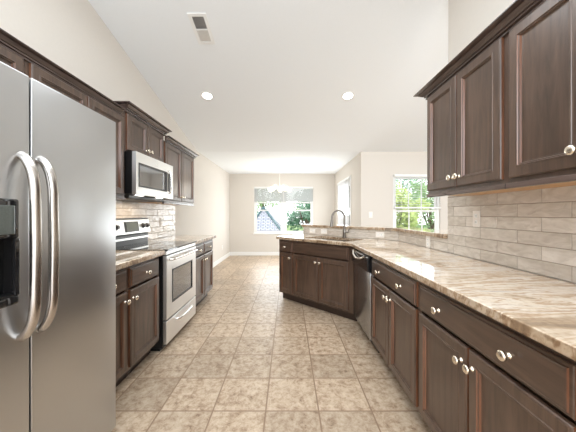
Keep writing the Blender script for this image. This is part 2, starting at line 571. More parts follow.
# baseboards
def baseboard(name, x0, x1, y0, y1):
    bm = bmesh.new(); box(bm, x0, x1, y0, y1, 0, 0.11, 0.004); struct(name, bm, M['white'])
baseboard('baseboard_left', LW, LW + .015, 4.05, BW)
baseboard('baseboard_back', LW + .015, DX, BW - .015, BW)
baseboard('baseboard_dining_side', DX - .015, DX, 7.36, BW - .015)
baseboard('baseboard_dining_near', DX - .015, DX, FY + .0, 5.86)
baseboard('baseboard_family', DX, XR, FY - .015, FY)


def window(name, x0, x1, y, z0, z1, units, meet):
    """white vinyl window, units side by side, each with a meeting rail"""
    root = bpy.data.objects.new(name, None); C.objects.link(root); root['kind'] = 'structure'
    bm = bmesh.new(); f = 0.045; yy = y + .03; y2 = y + .10
    box(bm, x0, x0 + f, yy, y2, z0, z1); box(bm, x1 - f, x1, yy, y2, z0, z1)
    box(bm, x0 + f, x1 - f, yy, y2, z1 - f, z1); box(bm, x0 + f, x1 - f, yy, y2, z0, z0 + f)
    w = (x1 - x0) / units
    for i in range(1, units): box(bm, x0 + i * w - .055, x0 + i * w + .055, yy, y2, z0 + f, z1 - f)
    obj('window_frame', bm, M['white'], root)
    for i in range(units):
        a = x0 + i * w + (f if i == 0 else .055); b = x0 + (i + 1) * w - (f if i == units - 1 else .055)
        for (c, d, yo) in ((z0 + f, meet + .02, 0.0), (meet - .02, z1 - f, 0.02)):
            s = .035
            bm = bmesh.new()
            box(bm, a, a + s, yy + .012 + yo, yy + .030 + yo, c, d); box(bm, b - s, b, yy + .012 + yo, yy + .030 + yo, c, d)
            box(bm, a + s, b - s, yy + .012 + yo, yy + .030 + yo, c, c + s); box(bm, a + s, b - s, yy + .012 + yo, yy + .030 + yo, d - s, d)
            so = obj('sash', bm, M['white'], root)
            obj('pane', one(box, a + s, b - s, yy + .019 + yo, yy + .023 + yo, c + s, d - s), M['glass'], so)
    bm = bmesh.new(); box(bm, x0 - .03, x1 + .03, y - .03, y + .03, z0 - .02, z0 + .002, .004)
    obj('window_sill', bm, M['white'], root)
    return root
window('window_1', wx0, wx1, BW, wz0, wz1, 2, 1.35)
w2 = window('window_2', fx0, fx1, FY, fz0, fz1, 1, 1.30)
bm = bmesh.new()
for fr_ in (1 / 3, 2 / 3):
    x = fx0 + .08 + (fx1 - fx0 - .16) * fr_
    box(bm, x - .009, x + .009, FY + .062, FY + .078, 1.32, fz1 - .08)
    box(bm, x - .009, x + .009, FY + .042, FY + .058, fz0 + .08, 1.285)
obj('muntin_grid', bm, M['white'], w2)


def blind(label, x0, x1, y, z0, z1, pitch, tilt, group=None):
    t = thing('window_blind', label, 'blind', ((x0 + x1) / 2, y, z0), 0, group)
    hw = (x1 - x0) / 2
    bm = bmesh.new(); box(bm, -hw, hw, -.025, .02, z1 - z0 - .045, z1 - z0, .004); obj('headrail', bm, M['white'], t)
    bm = bmesh.new()
    n = int((z1 - z0 - .09) / pitch)
    for i in range(n):
        z = .05 + pitch * (i + .5)
        vs = box(bm, -hw + .006, hw - .006, -.024, .024, z - .0012, z + .0012)
        R = Matrix.Translation((0, 0, z)) @ Matrix.Rotation(math.radians(tilt), 4, 'X') @ Matrix.Translation((0, 0, -z))
        for v in vs: v.co = R @ v.co
    obj('slats', bm, M['blind'], t)
    bm = bmesh.new(); box(bm, -hw + .004, hw - .004, -.026, .026, 0, .03, .004); obj('bottom_rail', bm, M['white'], t)
    for x in (-hw * .7, hw * .7):
        bm = bmesh.new(); tube(bm, [(x, -.02, .03), (x, -.02, z1 - z0 - .04)], .0015, 6); obj('ladder_cord', bm, M['white'], t)
    return t
blind('white raised blind over the dining window half beside the long plain wall', wx0 + .01, -.14, BW - .005, 1.56, 2.055, .030, 36)
blind('white raised blind over the dining window half beside the patio door wall', -.12, wx1 - .01, BW - .005, 1.56, 2.055, .030, 36)
blind('white wide-slat blind lowered to mid height on the window beyond the bar', fx0 + .01, fx1 - .01, FY - .03, 1.345, 1.995, .046, 8)

# patio door
root = bpy.data.objects.new('door_1', None); C.objects.link(root); root['kind'] = 'structure'
bm = bmesh.new()
cw = .075
box(bm, DX - .018, DX, dy0 - cw, dy0, 0, dz1 + cw, .003); box(bm, DX - .018, DX, dy1, dy1 + cw, 0, dz1 + cw, .003)
box(bm, DX - .018, DX, dy0, dy1, dz1, dz1 + cw, .003)
obj('door_casing', bm, M['white'], root)
bm = bmesh.new()
for (a, b) in ((dy0, dy0 + .05), (dy1 - .05, dy1)): box(bm, DX + .02, DX + .10, a, b, 0, dz1)
box(bm, DX + .02, DX + .10, dy0 + .05, dy1 - .05, dz1 - .05, dz1)
obj('door_frame', bm, M['white'], root)
mid = (dy0 + dy1) / 2
for (a, b, xo) in ((dy0 + .05, mid + .03, 0), (mid - .03, dy1 - .05, .03)):
    bm = bmesh.new()
    box(bm, DX + .03 + xo, DX + .055 + xo, a, a + .07, 0, dz1 - .05); box(bm, DX + .03 + xo, DX + .055 + xo, b - .07, b, 0, dz1 - .05)
    box(bm, DX + .03 + xo, DX + .055 + xo, a + .07, b - .07, 0, .09); box(bm, DX + .03 + xo, DX + .055 + xo, a + .07, b - .07, dz1 - .12, dz1 - .05)
    po = obj('door_panel', bm, M['white'], root)
    obj('pane', one(box, DX + .04 + xo, DX + .045 + xo, a + .07, b - .07, .09, dz1 - .12), M['glass'], po)
t = thing('vertical_blind', 'white vertical blind hanging across the patio door', 'blind', (DX - .03, mid, 0))
bm = bmesh.new(); box(bm, -.02, .02, -.70, .70, 2.035, 2.075, .004); obj('headrail', bm, M['white'], t)
bm = bmesh.new()
for i in range(15):
    y = -.62 + i * .0886
    vs = box(bm, -.001, .001, y - .044, y + .044, .03, 2.035)
    R = Matrix.Translation((0, y, 0)) @ Matrix.Rotation(math.radians(-28), 4, 'Z') @ Matrix.Translation((0, -y, 0))
    if 3 < i < 10 or i == 12:
        R = Matrix.Translation((0, y, 0)) @ Matrix.Rotation(math.radians(-70), 4, 'Z') @ Matrix.Translation((0, -y, 0))
    for v in vs: v.co = R @ v.co
obj('slats', bm, M['vblind'], t)

# bar pony wall
S0 = 4.597                       # x + y of the tiled face of the angled bar
q = math.sqrt(.5)
TX = RW - .008                   # face of the tiles on the wall
bend = (RW, S0 - RW)
endl = (.262 - .006, 4.341)
th = .12
bend_o = (RW + th, S0 + th / q - (RW + th))
endl_o = (endl[0] + th * q, endl[1] + th * q)
bm = bmesh.new()
prism(bm, [(RW, 2.24), (RW + th, 2.24), bend_o, endl_o, endl, bend], 0, 1.03)
struct('wall_bar', bm, M['wall'])


# ------------------------------------------------------------------ tile backsplashes
def tiles(name, label, loc, rz, length, z0, z1, x_skip=0.0, tw=.2975, thh=.077, gap=.0025):
    """local x along the wall, front faces -y"""
    t = thing(name, label, 'backsplash', (loc[0] + math.sin(rz) * .0006, loc[1] - math.cos(rz) * .0006, z0), rz)
    bm = bmesh.new(); lay = bm.faces.layers.float.new('tile_tone')
    row = 0; z = 0.0
    while z < z1 - z0 - .01:
        hh = min(thh, z1 - z0 - z)
        x = -(row % 2) * (tw + gap) / 2 - x_skip
        while x < length - .004:
            a, b = max(x, 0), min(x + tw, length)
            if b - a > .012:
                before = set(bm.faces)
                vs = box(bm, a, b, -.0065, 0, z + gap / 2, z + hh - gap / 2)
                tilt = random.uniform(-.0012, .0012); tl2 = random.uniform(-.0008, .0008)
                es = [e for e in {e for v in vs for e in v.link_edges} if all(v.co.y < -.006 for v in e.verts)]
                for v in vs:
                    if v.co.y < -.006: v.co.y += tilt * (1 if v.co.x > (a + b) / 2 else -1) * .6 + tl2 * (1 if v.co.z > z + hh / 2 else -1)
                bmesh.ops.bevel(bm, geom=es, offset=.003, segments=2, affect='EDGES', profile=.5)
                tone = random.random()
                for f in bm.faces:
                    if f not in before: f[lay] = tone
            x += tw + gap
        z += thh; row += 1
    obj('tile_field', bm, M['tile'], t)
    obj('grout_bed', one(box, 0, length, -.004, 0, 0, z1 - z0), M['grout'], t)
    return t
tiles('tile_backsplash', 'glossy greige subway tile backsplash below the long upper cabinets beside the bar', (RW, 2.24, 0), -PI / 2, 3.2, .9145, 1.384, .219)
tiles('tile_backsplash', 'low strip of greige tile under the bar ledge, straight part next to the wall end', (RW, bend[1] - .004, 0), -PI / 2, bend[1] - 2.245, .9145, 1.029, .12)
tiles('tile_backsplash', 'low strip of greige tile under the bar ledge, angled part behind the sink', (endl[0], endl[1], 0), -PI / 4, math.hypot(bend[0] - endl[0], bend[1] - endl[1]) - .004, .9145, 1.029, .2)
tiles('tile_backsplash', 'glossy tile backsplash behind the electric range under the microwave', (LW, 1.48, 0), PI / 2, 2.59, .9145, 1.384, .05)


# ------------------------------------------------------------------ cabinets
DOOR = [(0, 0), (0, -.013), (.003, -.017), (.008, -.020), (.044, -.020), (.046, -.0225), (.051, -.0225), (.0535, -.0175), (.058, -.0165), (.061, -.0085), (.068, -.0070)]
DRAWER = [(0, 0), (0, -.010), (.003, -.013), (.011, -.0135), (.013, -.0185), (.018, -.0205)]
KNOB = [(0, 0), (.010, 0), (.0105, -.003), (.006, -.005), (.0055, -.013), (.010, -.016), (.0155, -.020), (.0165, -.0245), (.0140, -.0285), (.009, -.0305), (0, -.031)]
knob_mesh = bpy.data.meshes.new('knob')
bm = bmesh.new(); lathe(bm, KNOB, 20, Matrix.Rotation(-PI / 2, 4, 'X'))
bmesh.ops.recalc_face_normals(bm, faces=bm.faces); bm.to_mesh(knob_mesh); bm.free()
for p in knob_mesh.polygons: p.use_smooth = True
knob_mesh.materials.append(M['nickel'])

# check orientation so that the knob points to -y
if sum(v.co.y for v in knob_mesh.vertices) > 0:
    for v in knob_mesh.vertices: v.co.y = -v.co.y
    knob_mesh.flip_normals()


def knob(parent, x, z, y=-.0195):
    o = bpy.data.objects.new('knob', knob_mesh); C.objects.link(o); o.parent = parent; o.location = (x, y, z); o.scale = (1.12, 1.12, 1.12)
    return o


def front(kind, t, x0, x1, z0, z1, knobs=(), y=0.0):
    bm = bmesh.new()
    ring_panel(bm, 0, x1 - x0, 0, z1 - z0, DOOR if kind == 'door' else DRAWER)
    o = obj(kind, bm, M['wood'] if kind == 'door' else M['woodh'], t, loc=(x0, y, z0))
    o.data.materials.append(M['bead'])
    w_, h_ = x1 - x0, z1 - z0
    for p in o.data.polygons:
        c = p.center; ins = min(c.x, w_ - c.x)
        if len(p.vertices) == 4 and p.area < w_ * h_ * .2 and (abs(p.normal.x) > .9 or (kind == 'door' and abs(p.normal.x) > .25 and .050 < ins < .064)): p.material_index = 1
    for kx, kz in knobs: knob(o, kx - x0, kz - z0, -.0195 if (kind == 'drawer' or min(kx - x0, x1 - kx) < .045) else -.0085)
    return o


def face_frame(t, x0, x1, z0, z1, l, r, bot, top, y0, y1):
    bm = bmesh.new()
    box(bm, x0, x0 + l, y0, y1, z0, z1); box(bm, x1 - r, x1, y0, y1, z0, z1)
    box(bm, x0 + l, x1 - r, y0, y1, z0, z0 + bot); box(bm, x0 + l, x1 - r, y0, y1, z1 - top, z1)
    return obj('face_frame', bm, M['wood'], t)


def base_cabinet(label, loc, rz, w, depth=.58, doors=2, drawers=1, drawer_knobs=2, knob_side=None, hollow=False, false_front=False, group=None, margins=(.02, .02)):
    """loc = front plane of the doors at floor level, local x = width, front faces -y"""
    t = thing('base_cabinet', label, 'cabinet', loc, rz, group)
    bm = bmesh.new()
    if hollow:
        box(bm, 0, w, .048, .058, .105, .876); box(bm, 0, .018, .058, depth, .105, .876); box(bm, w - .018, w, .058, depth, .105, .876)
        box(bm, .018, w - .018, .058, depth, .105, .123); box(bm, .018, w - .018, depth - .01, depth, .123, .876)
    else:
        box(bm, 0, w, .048, depth, .105, .876, .001, 1)
    obj('body', bm, M['wood'], t)
    face_frame(t, 0, w, .105, .876, margins[0] + .004, margins[1] + .004, .029, .030, .02, .0479)
    obj('toe_kick', one(box, 0, w, .095, depth, 0, .105), M['toe'], t)
    m0, m1 = margins
    a, b = m0, w - m1
    gap = .012
    n = drawers
    if n:
        dw = (b - a - gap * (n - 1)) / n
        for i in range(n):
            x0 = a + i * (dw + gap); x1 = x0 + dw
            ks = []
            if not false_front:
                ks = [(x0 + dw * .25, .772), (x0 + dw * .76, .772)] if drawer_knobs == 2 else [((x0 + x1) / 2, .772)]
            front('drawer', t, x0, x1, .706, .848, ks, .02)
    dw = (b - a - gap * (doors - 1)) / doors
    for i in range(doors):
        x0 = a + i * (dw + gap); x1 = x0 + dw
        side = knob_side or ('r' if i % 2 == 0 else 'l')
        kx = x1 - .027 if side == 'r' else x0 + .027
        front('door', t, x0, x1, .130, .690, [(kx, .625)], .02)
    return t


def crown(bm, w, depth, z, left, right, out=.06, hgt=.07):
    base_ = [(0.0, 0), (.010, 0), (.011, .008), (.003, .010), (.003, .017), (.016, .019), (.018, .027), (.012, .030), (.022, .033), (.036, .046), (.041, .052), (.034, .054), (.034, .057), (.050, .059), (.060, .063), (.060, .070), (0.0, .070)]
    prof = [(o_ * out / .06, z_ * hgt / .07) for o_, z_ in base_]
    path = []
    def ring(o):
        pts = []
        if left: pts.append((-o, depth))
        pts.append((-o if left else 0, -o)); pts.append((w + o if right else w, -o))
        if right: pts.append((w + o, depth))
        return pts
    rows = [[bm.verts.new((p[0], p[1], z + dz)) for p in ring(o)] for o, dz in prof]
    for a, b in zip(rows[:-1], rows[1:]):
        for k in range(len(a) - 1): bm.faces.new((a[k], a[k + 1], b[k + 1], b[k]))
    for k in range(len(rows[0]) - 1): bm.faces.new((rows[-1][k], rows[-1][k + 1], rows[0][k + 1], rows[0][k]))
    bm.faces.new([r[0] for r in rows]); bm.faces.new([r[-1] for r in rows][::-1])


def wall_cabinet(label, loc, rz, w, depth, z0, z1, doors=2, rail=True, knobs=True, margins=(.02, .02), with_crown=None, group=None, knob_low=True):
    t = thing('wall_cabinet', label, 'cabinet', (loc[0], loc[1], z0), rz, group)
    h = z1 - z0
    r = .022 if rail else .0
    bm = bmesh.new(); box(bm, 0, w, .045, depth, r, h, .001, 1); obj('body', bm, M['wood'], t)
    face_frame(t, 0, w, r, h, margins[0] + .004, margins[1] + .004, (.044 if rail else .014) - r + .002, .021, .02, .0449)
    if rail:
        bm = bmesh.new(); box(bm, 0, w, .006, .032, -.004, .021, .004); obj('light_rail', bm, M['crown'], t)
        obj('bottom_panel', one(box, .002, w - .002, .046, depth - .001, .010, r), M['maple'], t)['label'] = 'unstained pale wood underside'
    a, b = margins[0], w - margins[1]; gap = .010
    dw = (b - a - gap * (doors - 1)) / doors
    db = .042 if rail else .012
    for i in range(doors):
        x0 = a + i * (dw + gap); x1 = x0 + dw
        side = 'r' if i % 2 == 0 else 'l'
        kx = x1 - .027 if side == 'r' else x0 + .027
        front('door', t, x0, x1, db, h - .016, [(kx, db + .06)] if knobs else [], .02)
    if with_crown:
        bm = bmesh.new(); crown(bm, w, depth, h - .012, *with_crown); obj('crown_molding', bm, M['crown'], t)
    return t

# --- right run, local x runs towards the camera (rot -90)
RF = .73
def rloc(yfar): return (RF, yfar, 0)
base_cabinet('dark wood base cabinet with two-knob drawer, between the dishwasher and its look-alike', rloc(2.345), -PI / 2, .84)
base_cabinet('dark wood base cabinet with wide two-knob drawer, second from the dishwasher', rloc(1.503), -PI / 2, .84)
base_cabinet('dark wood base cabinet third from the dishwasher in the long run', rloc(.661), -PI / 2, .84)
base_cabinet('dark wood base cabinet past the frame edge, fourth from the dishwasher', rloc(-.181), -PI / 2, .84)

# --- angled sink run, local x from the far end towards the dishwasher corner (rot -45)
L0 = Vector((-.142, 3.862))
def sloc(t): return (L0.x + q * t, L0.y - q * t, 0)
base_cabinet('narrow dark wood cabinet with one drawer at the free end of the sink run', sloc(0), -PI / 4, .288, depth=.58, doors=1, drawer_knobs=1, knob_side='r')
base_cabinet('dark wood sink cabinet with plain false drawer front, set at an angle below the faucet', sloc(.289), -PI / 4, .940, depth=.58, doors=2, hollow=True, false_front=True, margins=(.012, .062))

# --- left run, local x runs away from the camera (rot +90)
LF = -1.135
base_cabinet('narrow dark wood base cabinet touching the refrigerator side, mostly hidden', (LF, 1.495, 0), PI / 2, .400, doors=1, drawer_knobs=1, knob_side='r')
base_cabinet('dark wood one-door base cabinet touching the electric range on the refrigerator side', (LF, 1.897, 0), PI / 2, .474, doors=1, drawer_knobs=1, knob_side='l', margins=(.02, .03))
base_cabinet('dark wood base cabinet on the far side of the electric range', (LF, 3.145, 0), PI / 2, .90, drawers=2, drawer_knobs=1, margins=(.02, .03))

# --- upper cabinets
UR = 1.02
wall_cabinet('dark wood upper cabinet with two knobbed doors at the wall end above the counter', (UR, 1.965, 0), -PI / 2, .712, .33, 1.364, 2.105, margins=(.015, .022))
wall_cabinet('dark wood upper cabinet whose big single visible door is cut by the frame', (UR, 1.252, 0), -PI / 2, .692, .33, 1.364, 2.105, margins=(.022, .015))
wall_cabinet('dark wood upper cabinet third from the wall end, past the frame edge', (UR, .559, 0), -PI / 2, .692, .33, 1.364, 2.105)
bm = bmesh.new(); crown(bm, .692 * 3 + .023, .33, 0, True, False, .075, .057)
o = obj('crown_molding', bm, M['crown']); o.location = (UR + .02, 1.965, 2.090); o.rotation_euler = (0, 0, -PI / 2)
tag(o, 'long dark crown molding on top of the upper cabinets above the long counter', 'molding')

UL = -1.42
wall_cabinet('short dark wood upper cabinet directly above the stainless refrigerator', (UL, .55, 0), PI / 2, .90, .31, 1.80, 2.095, rail=False, knobs=False)
wall_cabinet('dark wood upper cabinet between the refrigerator and the microwave, mostly hidden', (UL, 1.452, 0), PI / 2, .878, .31, 1.364, 2.095, margins=(.02, .03))
bm = bmesh.new(); crown(bm, 1.72, .31, 0, True, False, .052, .056)
o = obj('crown_molding', bm, M['crown']); o.location = (UL - .0195, .55, 2.082); o.rotation_euler = (0, 0, PI / 2)
tag(o, 'dark crown molding running over the refrigerator', 'molding')
wall_cabinet('raised short dark wood cabinet with two doors directly above the microwave', (UL, 2.332, 0), PI / 2, .718, .31, 1.80, 2.152, rail=False, with_crown=(True, True))
wall_cabinet('dark wood upper cabinet beyond the microwave at the far end of the range wall', (UL, 3.052, 0), PI / 2, .978, .31, 1.364, 2.095, with_crown=(False, True, .054, .060))

# ------------------------------------------------------------------ countertops
def bake_cut(o, cutter):
    md = o.modifiers.new('cut', 'BOOLEAN'); md.operation = 'DIFFERENCE'; md.object = cutter; md.solver = 'EXACT'
    dg = bpy.context.evaluated_depsgraph_get()
    me = bpy.data.meshes.new_from_object(o.evaluated_get(dg))
    o.modifiers.clear(); o.data = me
    bpy.data.objects.remove(cutter)

CB, CT = .8765, .914
g = [(.705, -1.0), (TX, -1.0), (TX, S0 - .012 - TX), (.278, 4.3065), (-.172, 3.857), (.705, 2.980)]
bm = bmesh.new(); prism(bm, g, CB, CT)
bmesh.ops.recalc_face_normals(bm, faces=bm.faces)
top_e = [e for e in bm.edges if abs(e.verts[0].co.z - e.verts[1].co.z) < 1e-5]
bmesh.ops.bevel(bm, geom=top_e, offset=.006, segments=3, affect='EDGES', profile=.5)
counter = obj('countertop', bm, M['granite'])
tag(counter, 'long swirled granite countertop that turns toward the sink, above the dishwasher', 'countertop')
# sink: centre, axes along the angled run
sc = Vector((.60, 3.545)); sx, sy = .36, .20
def srect(hx, hy):
    u = Vector((q, -q)); v = Vector((q, q))
    return [tuple(sc - u * hx - v * hy), tuple(sc + u * hx - v * hy), tuple(sc + u * hx + v * hy), tuple(sc - u * hx + v * hy)]
bm = bmesh.new(); prism(bm, srect(sx, sy), .8, 1.0)
bmesh.ops.recalc_face_normals(bm, faces=bm.faces)
bmesh.ops.bevel(bm, geom=[e for e in bm.edges if abs(e.verts[0].co.z - e.verts[1].co.z) > .05], offset=.04, segments=5, affect='EDGES', profile=.5)
me = bpy.data.meshes.new('cut'); bm.to_mesh(me); bm.free()
cut = bpy.data.objects.new('cut', me); C.objects.link(cut)
bpy.context.view_layer.update()
bake_cut(counter, cut)
# sink basin, two bowls
t = thing('kitchen_sink', 'stainless undermount double-bowl sink set in the angled counter', 'sink', (sc.x, sc.y, .70), -PI / 4)
bm = bmesh.new()
def bowl(bm, x0, x1, y0, y1, z0, z1, w=.004):
    # open-topped shell
    box(bm, x0, x1, y0, y1, z0, z0 + w); box(bm, x0, x0 + w, y0, y1, z0 + w, z1); box(bm, x1 - w, x1, y0, y1, z0 + w, z1)
    box(bm, x0 + w, x1 - w, y0, y0 + w, z0 + w, z1); box(bm, x0 + w, x1 - w, y1 - w, y1, z0 + w, z1)
bowl(bm, -sx - .005, -.01, -sy - .005, sy + .005, 0, .174)
obj('bowl', bm, M['faucet'], t)
bm = bmesh.new(); bowl(bm, .01, sx + .005, -sy - .005, sy + .005, 0, .174); obj('bowl', bm, M['faucet'], t)
bm = bmesh.new(); box(bm, -.01, .01, -sy, sy, .12, .17); obj('divider', bm, M['faucet'], t)
for x in (-.185, .185):
    bm = bmesh.new(); lathe(bm, [(0, .0042), (.045, .0042), (.045, .009), (.03, .010), (.028, .006), (0, .006)], 18, Matrix.Translation((x, 0, 0))); obj('drain', bm, M['chrome'], t)

def slab(label, x0, x1, y0, y1):
    bm = bmesh.new(); box(bm, x0, x1, y0, y1, CB, CT, .005, 3)
    return tag(obj('countertop', bm, M['granite']), label, 'countertop')
slab('short granite countertop between the refrigerator and the electric range', LW + .009, -1.10, 1.49, 2.372)
slab('short granite countertop beyond the electric range at the far end of the cabinets', LW + .009, -1.10, 3.143, 4.065)

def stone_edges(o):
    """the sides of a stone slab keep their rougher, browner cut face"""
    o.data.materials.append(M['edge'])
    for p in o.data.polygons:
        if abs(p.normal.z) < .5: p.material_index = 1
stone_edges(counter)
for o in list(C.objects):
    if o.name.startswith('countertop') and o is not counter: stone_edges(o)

# raised bar ledge
def offp(s_in, s_out):
    """outline of the ledge: s_in front overhang, s_out back overhang beyond the tiled face"""
    xi = TX - s_in; xo = TX + s_out
    si = S0 - s_in / q; so = S0 + s_out / q
    ue = Vector((-q, q)) * .035
    e = Vector((.262, 4.335))
    ei = e + Vector((-q, -q)) * s_in + ue; eo = e + Vector((q, q)) * s_out + ue
    return [(xi, 2.245), (xo, 2.245), (xo, so - xo), tuple(eo), tuple(ei), (xi, si - xi)]
bm = bmesh.new(); prism(bm, offp(.025, .28), 1.031, 1.070)
bmesh.ops.recalc_face_normals(bm, faces=bm.faces)
bmesh.ops.bevel(bm, geom=[e for e in bm.edges if abs(e.verts[0].co.z - e.verts[1].co.z) < 1e-5], offset=.007, segments=3, affect='EDGES', profile=.5)
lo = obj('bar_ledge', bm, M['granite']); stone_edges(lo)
tag(lo, 'raised granite bar ledge on the low wall behind the sink', 'bar top')

# ------------------------------------------------------------------ faucet
t = thing('kitchen_faucet', 'brushed nickel high-arc faucet standing behind the sink', 'faucet', (.780, 3.665, CT))
bm = bmesh.new()
lathe(bm, [(0, 0), (.032, 0), (.032, .006), (.024, .012), (.022, .05), (.024, .06), (.023, .105), (.017, .115), (0, .115)], 20)
obj('base', bm, M['faucet'], t, True)
d = Vector((-.93, -.37, 0)).normalized()
pts = [Vector((0, 0, .10)), Vector((0, 0, .20)), Vector((0, 0, .275))]
R = .098
for k in range(1, 13):
    a = PI * k / 12 * 1.02
    pts.append(Vector((0, 0, .275)) + d * (R - R * math.cos(a)) + Vector((0, 0, R * math.sin(a))))
end = pts[-1]
pts.append(end + Vector((0, 0, -.03)) + d * .003)
bm = bmesh.new(); tube(bm, pts, .0135, 12); obj('spout', bm, M['faucet'], t, True)
bm = bmesh.new(); tube(bm, [end + Vector((0, 0, -.025)) + d * .002, end + Vector((0, 0, -.06)) + d * .006, end + Vector((0, 0, -.115)) + d * .012], [.016, .019, .021], 14); obj('spray_head', bm, M['faucet'], t, True)
bm = bmesh.new(); tube(bm, [(.015, 0, .075), (.04, -.004, .08), (.06, -.008, .082)], [.014, .015, .012], 12); tube(bm, smooth_path([(.052, -.006, .08), (.06, -.01, .11), (.085, -.02, .125)], 4), [.006] * 9, 8)
obj('handle', bm, M['faucet'], t, True)

# ------------------------------------------------------------------ refrigerator (local x away from the camera)
FZ = 1.752
t = thing('refrigerator', 'large stainless steel side-by-side refrigerator with dispenser', 'refrigerator', (-.96, .572, 0), PI / 2)
bm = bmesh.new(); box(bm, .004, .904, .068, .765, .03, FZ - .012, .004); obj('body', bm, M['grey'], t)
obj('door_gap_backing', one(box, .02, .89, .060, .069, .07, FZ - .02), M['black'], t)  # black sheet added behind both doors so the gap between them reads dark
def fdoor(name, x0, x1):
    bm = bmesh.new()
    box(bm, x0, x1, 0, .062, .055, FZ, .005, 3)
    return obj(name, bm, M['steel'], t, True)
fz = fdoor('freezer_door', 0, .4135)
# cut the dispenser recess
bm = bmesh.new(); box(bm, .135, .358, -.05, .045, .955, 1.155)
me = bpy.data.meshes.new('cut'); bmesh.ops.recalc_face_normals(bm, faces=bm.faces); bm.to_mesh(me); bm.free()
cut = bpy.data.objects.new('cut', me); C.objects.link(cut); cut.parent = t
bpy.context.view_layer.update()
bake_cut(fz, cut)
for p in fz.data.polygons: p.use_smooth = False
fd = fdoor('fridge_door', .4205, .908)
bm = bmesh.new(); box(bm, .01, .898, .03, .068, .012, .05, .003)
for i in range(5): box(bm, .03, .88, .024, .032, .016 + i * .007, .019 + i * .007)
obj('base_grille', bm, M['dark'], t)
for x in (.06, .85):
    bm = bmesh.new(); lathe(bm, [(0, 0), (.022, 0), (.022, .012), (.012, .014), (.012, .03), (0, .03)], 14, Matrix.Translation((x, .09, 0))); obj('foot', bm, M['black'], t)
for x in (.06, .85):
    bm = bmesh.new(); box(bm, x - .05, x + .05, .05, .14, FZ - .012, FZ + .012, .004); obj('hinge_cover', bm, M['dark'], t)
def handle(parent, x):
    z0, z1, p = .795, 1.452, .056
    path = smooth_path([(x, 0, z1), (x, -.020, z1 - .012), (x, -.043, z1 - .055), (x, -p + .002, z1 - .115), (x, -p, z1 - .19), (x, -p - .002, (z0 + z1) / 2), (x, -p, z0 + .19), (x, -p + .002, z0 + .115), (x, -.043, z0 + .055), (x, -.020, z0 + .012), (x, 0, z0)], 5)
    bm = bmesh.new(); tube(bm, path, .0165, 14, .8)
    obj('handle', bm, M['handle'], parent, True)
handle(fz, .377); handle(fd, .449)
# dispenser
bm = bmesh.new(); x0, x1, z0, z1 = .118, .366, .925, 1.292
box(bm, x0, x1, -.012, .002, 1.155, z1, .008, 3); box(bm, x0, x0 + .017, -.012, .002, .955, 1.155, .003); box(bm, x1 - .017, x1, -.012, .002, .955, 1.155, .003)
box(bm, x0, x1, -.012, .002, z0, .957, .008, 3)
dp = obj('dispenser_frame', bm, M['blackglass'], fz)
bm = bmesh.new(); box(bm, x0 + .02, x1 - .02, -.016, -.010, 1.17, 1.27, .003); obj('dispenser_display', bm, M['lcd'], fz)
bm = bmesh.new(); box(bm, .136, .357, .035, .0445, .956, 1.154); box(bm, .136, .1385, -.01, .035, .956, 1.154); box(bm, .3545, .357, -.01, .035, .956, 1.154); box(bm, .1385, .3545, -.01, .035, .956, .962); obj('dispenser_recess', bm, M['black'], fz)
bm = bmesh.new(); box(bm, .22, .27, .0, .012, 1.02, 1.154, .004); obj('dispenser_paddle', bm, M['dark'], fz)

# ------------------------------------------------------------------ range (local x away from the camera)
t = thing('electric_range', 'stainless electric range with black glass cooktop and oven window', 'range', (-1.09, 2.377, 0), PI / 2)
W = .758
bm = bmesh.new(); box(bm, 0, W, .035, .635, .03, .905, .002, 1); obj('body', bm, M['black'], t)
bm = bmesh.new(); box(bm, .02, W - .02, .07, .6, .0, .03); obj('base', bm, M['black'], t)
# oven door with a window opening
od = bmesh.new()
rz0, rz1 = .285, .862
def frame_door(bm, x0, x1, z0, z1, wx0, wx1, wz0, wz1, y0, y1):
    box(bm, x0, wx0, y0, y1, z0, z1); box(bm, wx1, x1, y0, y1, z0, z1); box(bm, wx0, wx1, y0, y1, z0, wz0); box(bm, wx0, wx1, y0, y1, wz1, z1)
frame_door(od, .004, W - .004, rz0, rz1, .125, W - .125, .415, .715, 0, .032)
odo = obj('oven_door', od, M['steelh'], t)
bm = bmesh.new(); box(bm, .1255, W - .1255, .004, .02, .4155, .7145); obj('oven_window', bm, M['window_dark'], odo)
bm = bmesh.new()
frame_door(bm, .118, W - .118, .408, .722, .132, W - .132, .422, .708, -.003, .003)
obj('window_bezel', bm, M['black'], odo)
def bar_handle(bm, x0, x1, z, y, r=.011, post=.03):
    tube(bm, smooth_path([(x0, 0.002, z), (x0 + .006, y * .6, z), (x0 + .035, y, z), ((x0 + x1) / 2, y - .006, z), (x1 - .035, y, z), (x1 - .006, y * .6, z), (x1, 0.002, z)], 5), r, 12)
bm = bmesh.new(); bar_handle(bm, .05, W - .06, .825, -.036, .012); obj('handle', bm, M['chrome'], odo, True)
bm = bmesh.new(); box(bm, .004, W - .004, 0, .034, .065, .270, .004); dro = obj('storage_drawer', bm, M['steelh'], t)
bm = bmesh.new(); bar_handle(bm, .20, W - .20, .225, -.034, .011); obj('handle', bm, M['chrome'], dro, True)
bm = bmesh.new(); box(bm, .002, W - .002, .004, .034, .870, .903, .003); obj('front_trim', bm, M['steelh'], t)
bm = bmesh.new(); box(bm, -.002, W + .002, -.012, .575, .906, .922, .004, 2); obj('cooktop', bm, M['blackglass'], t)
for (x, y, r) in ((.2, .15, .11), (.56, .15, .09), (.2, .41, .08), (.56, .41, .11)):
    bm = bmesh.new(); lathe(bm, [(r - .002, .9221), (r - .002, .9226), (r, .9226), (r, .9221)], 32, Matrix.Translation((x, y, 0))); obj('burner_ring', bm, M['grey'], t)
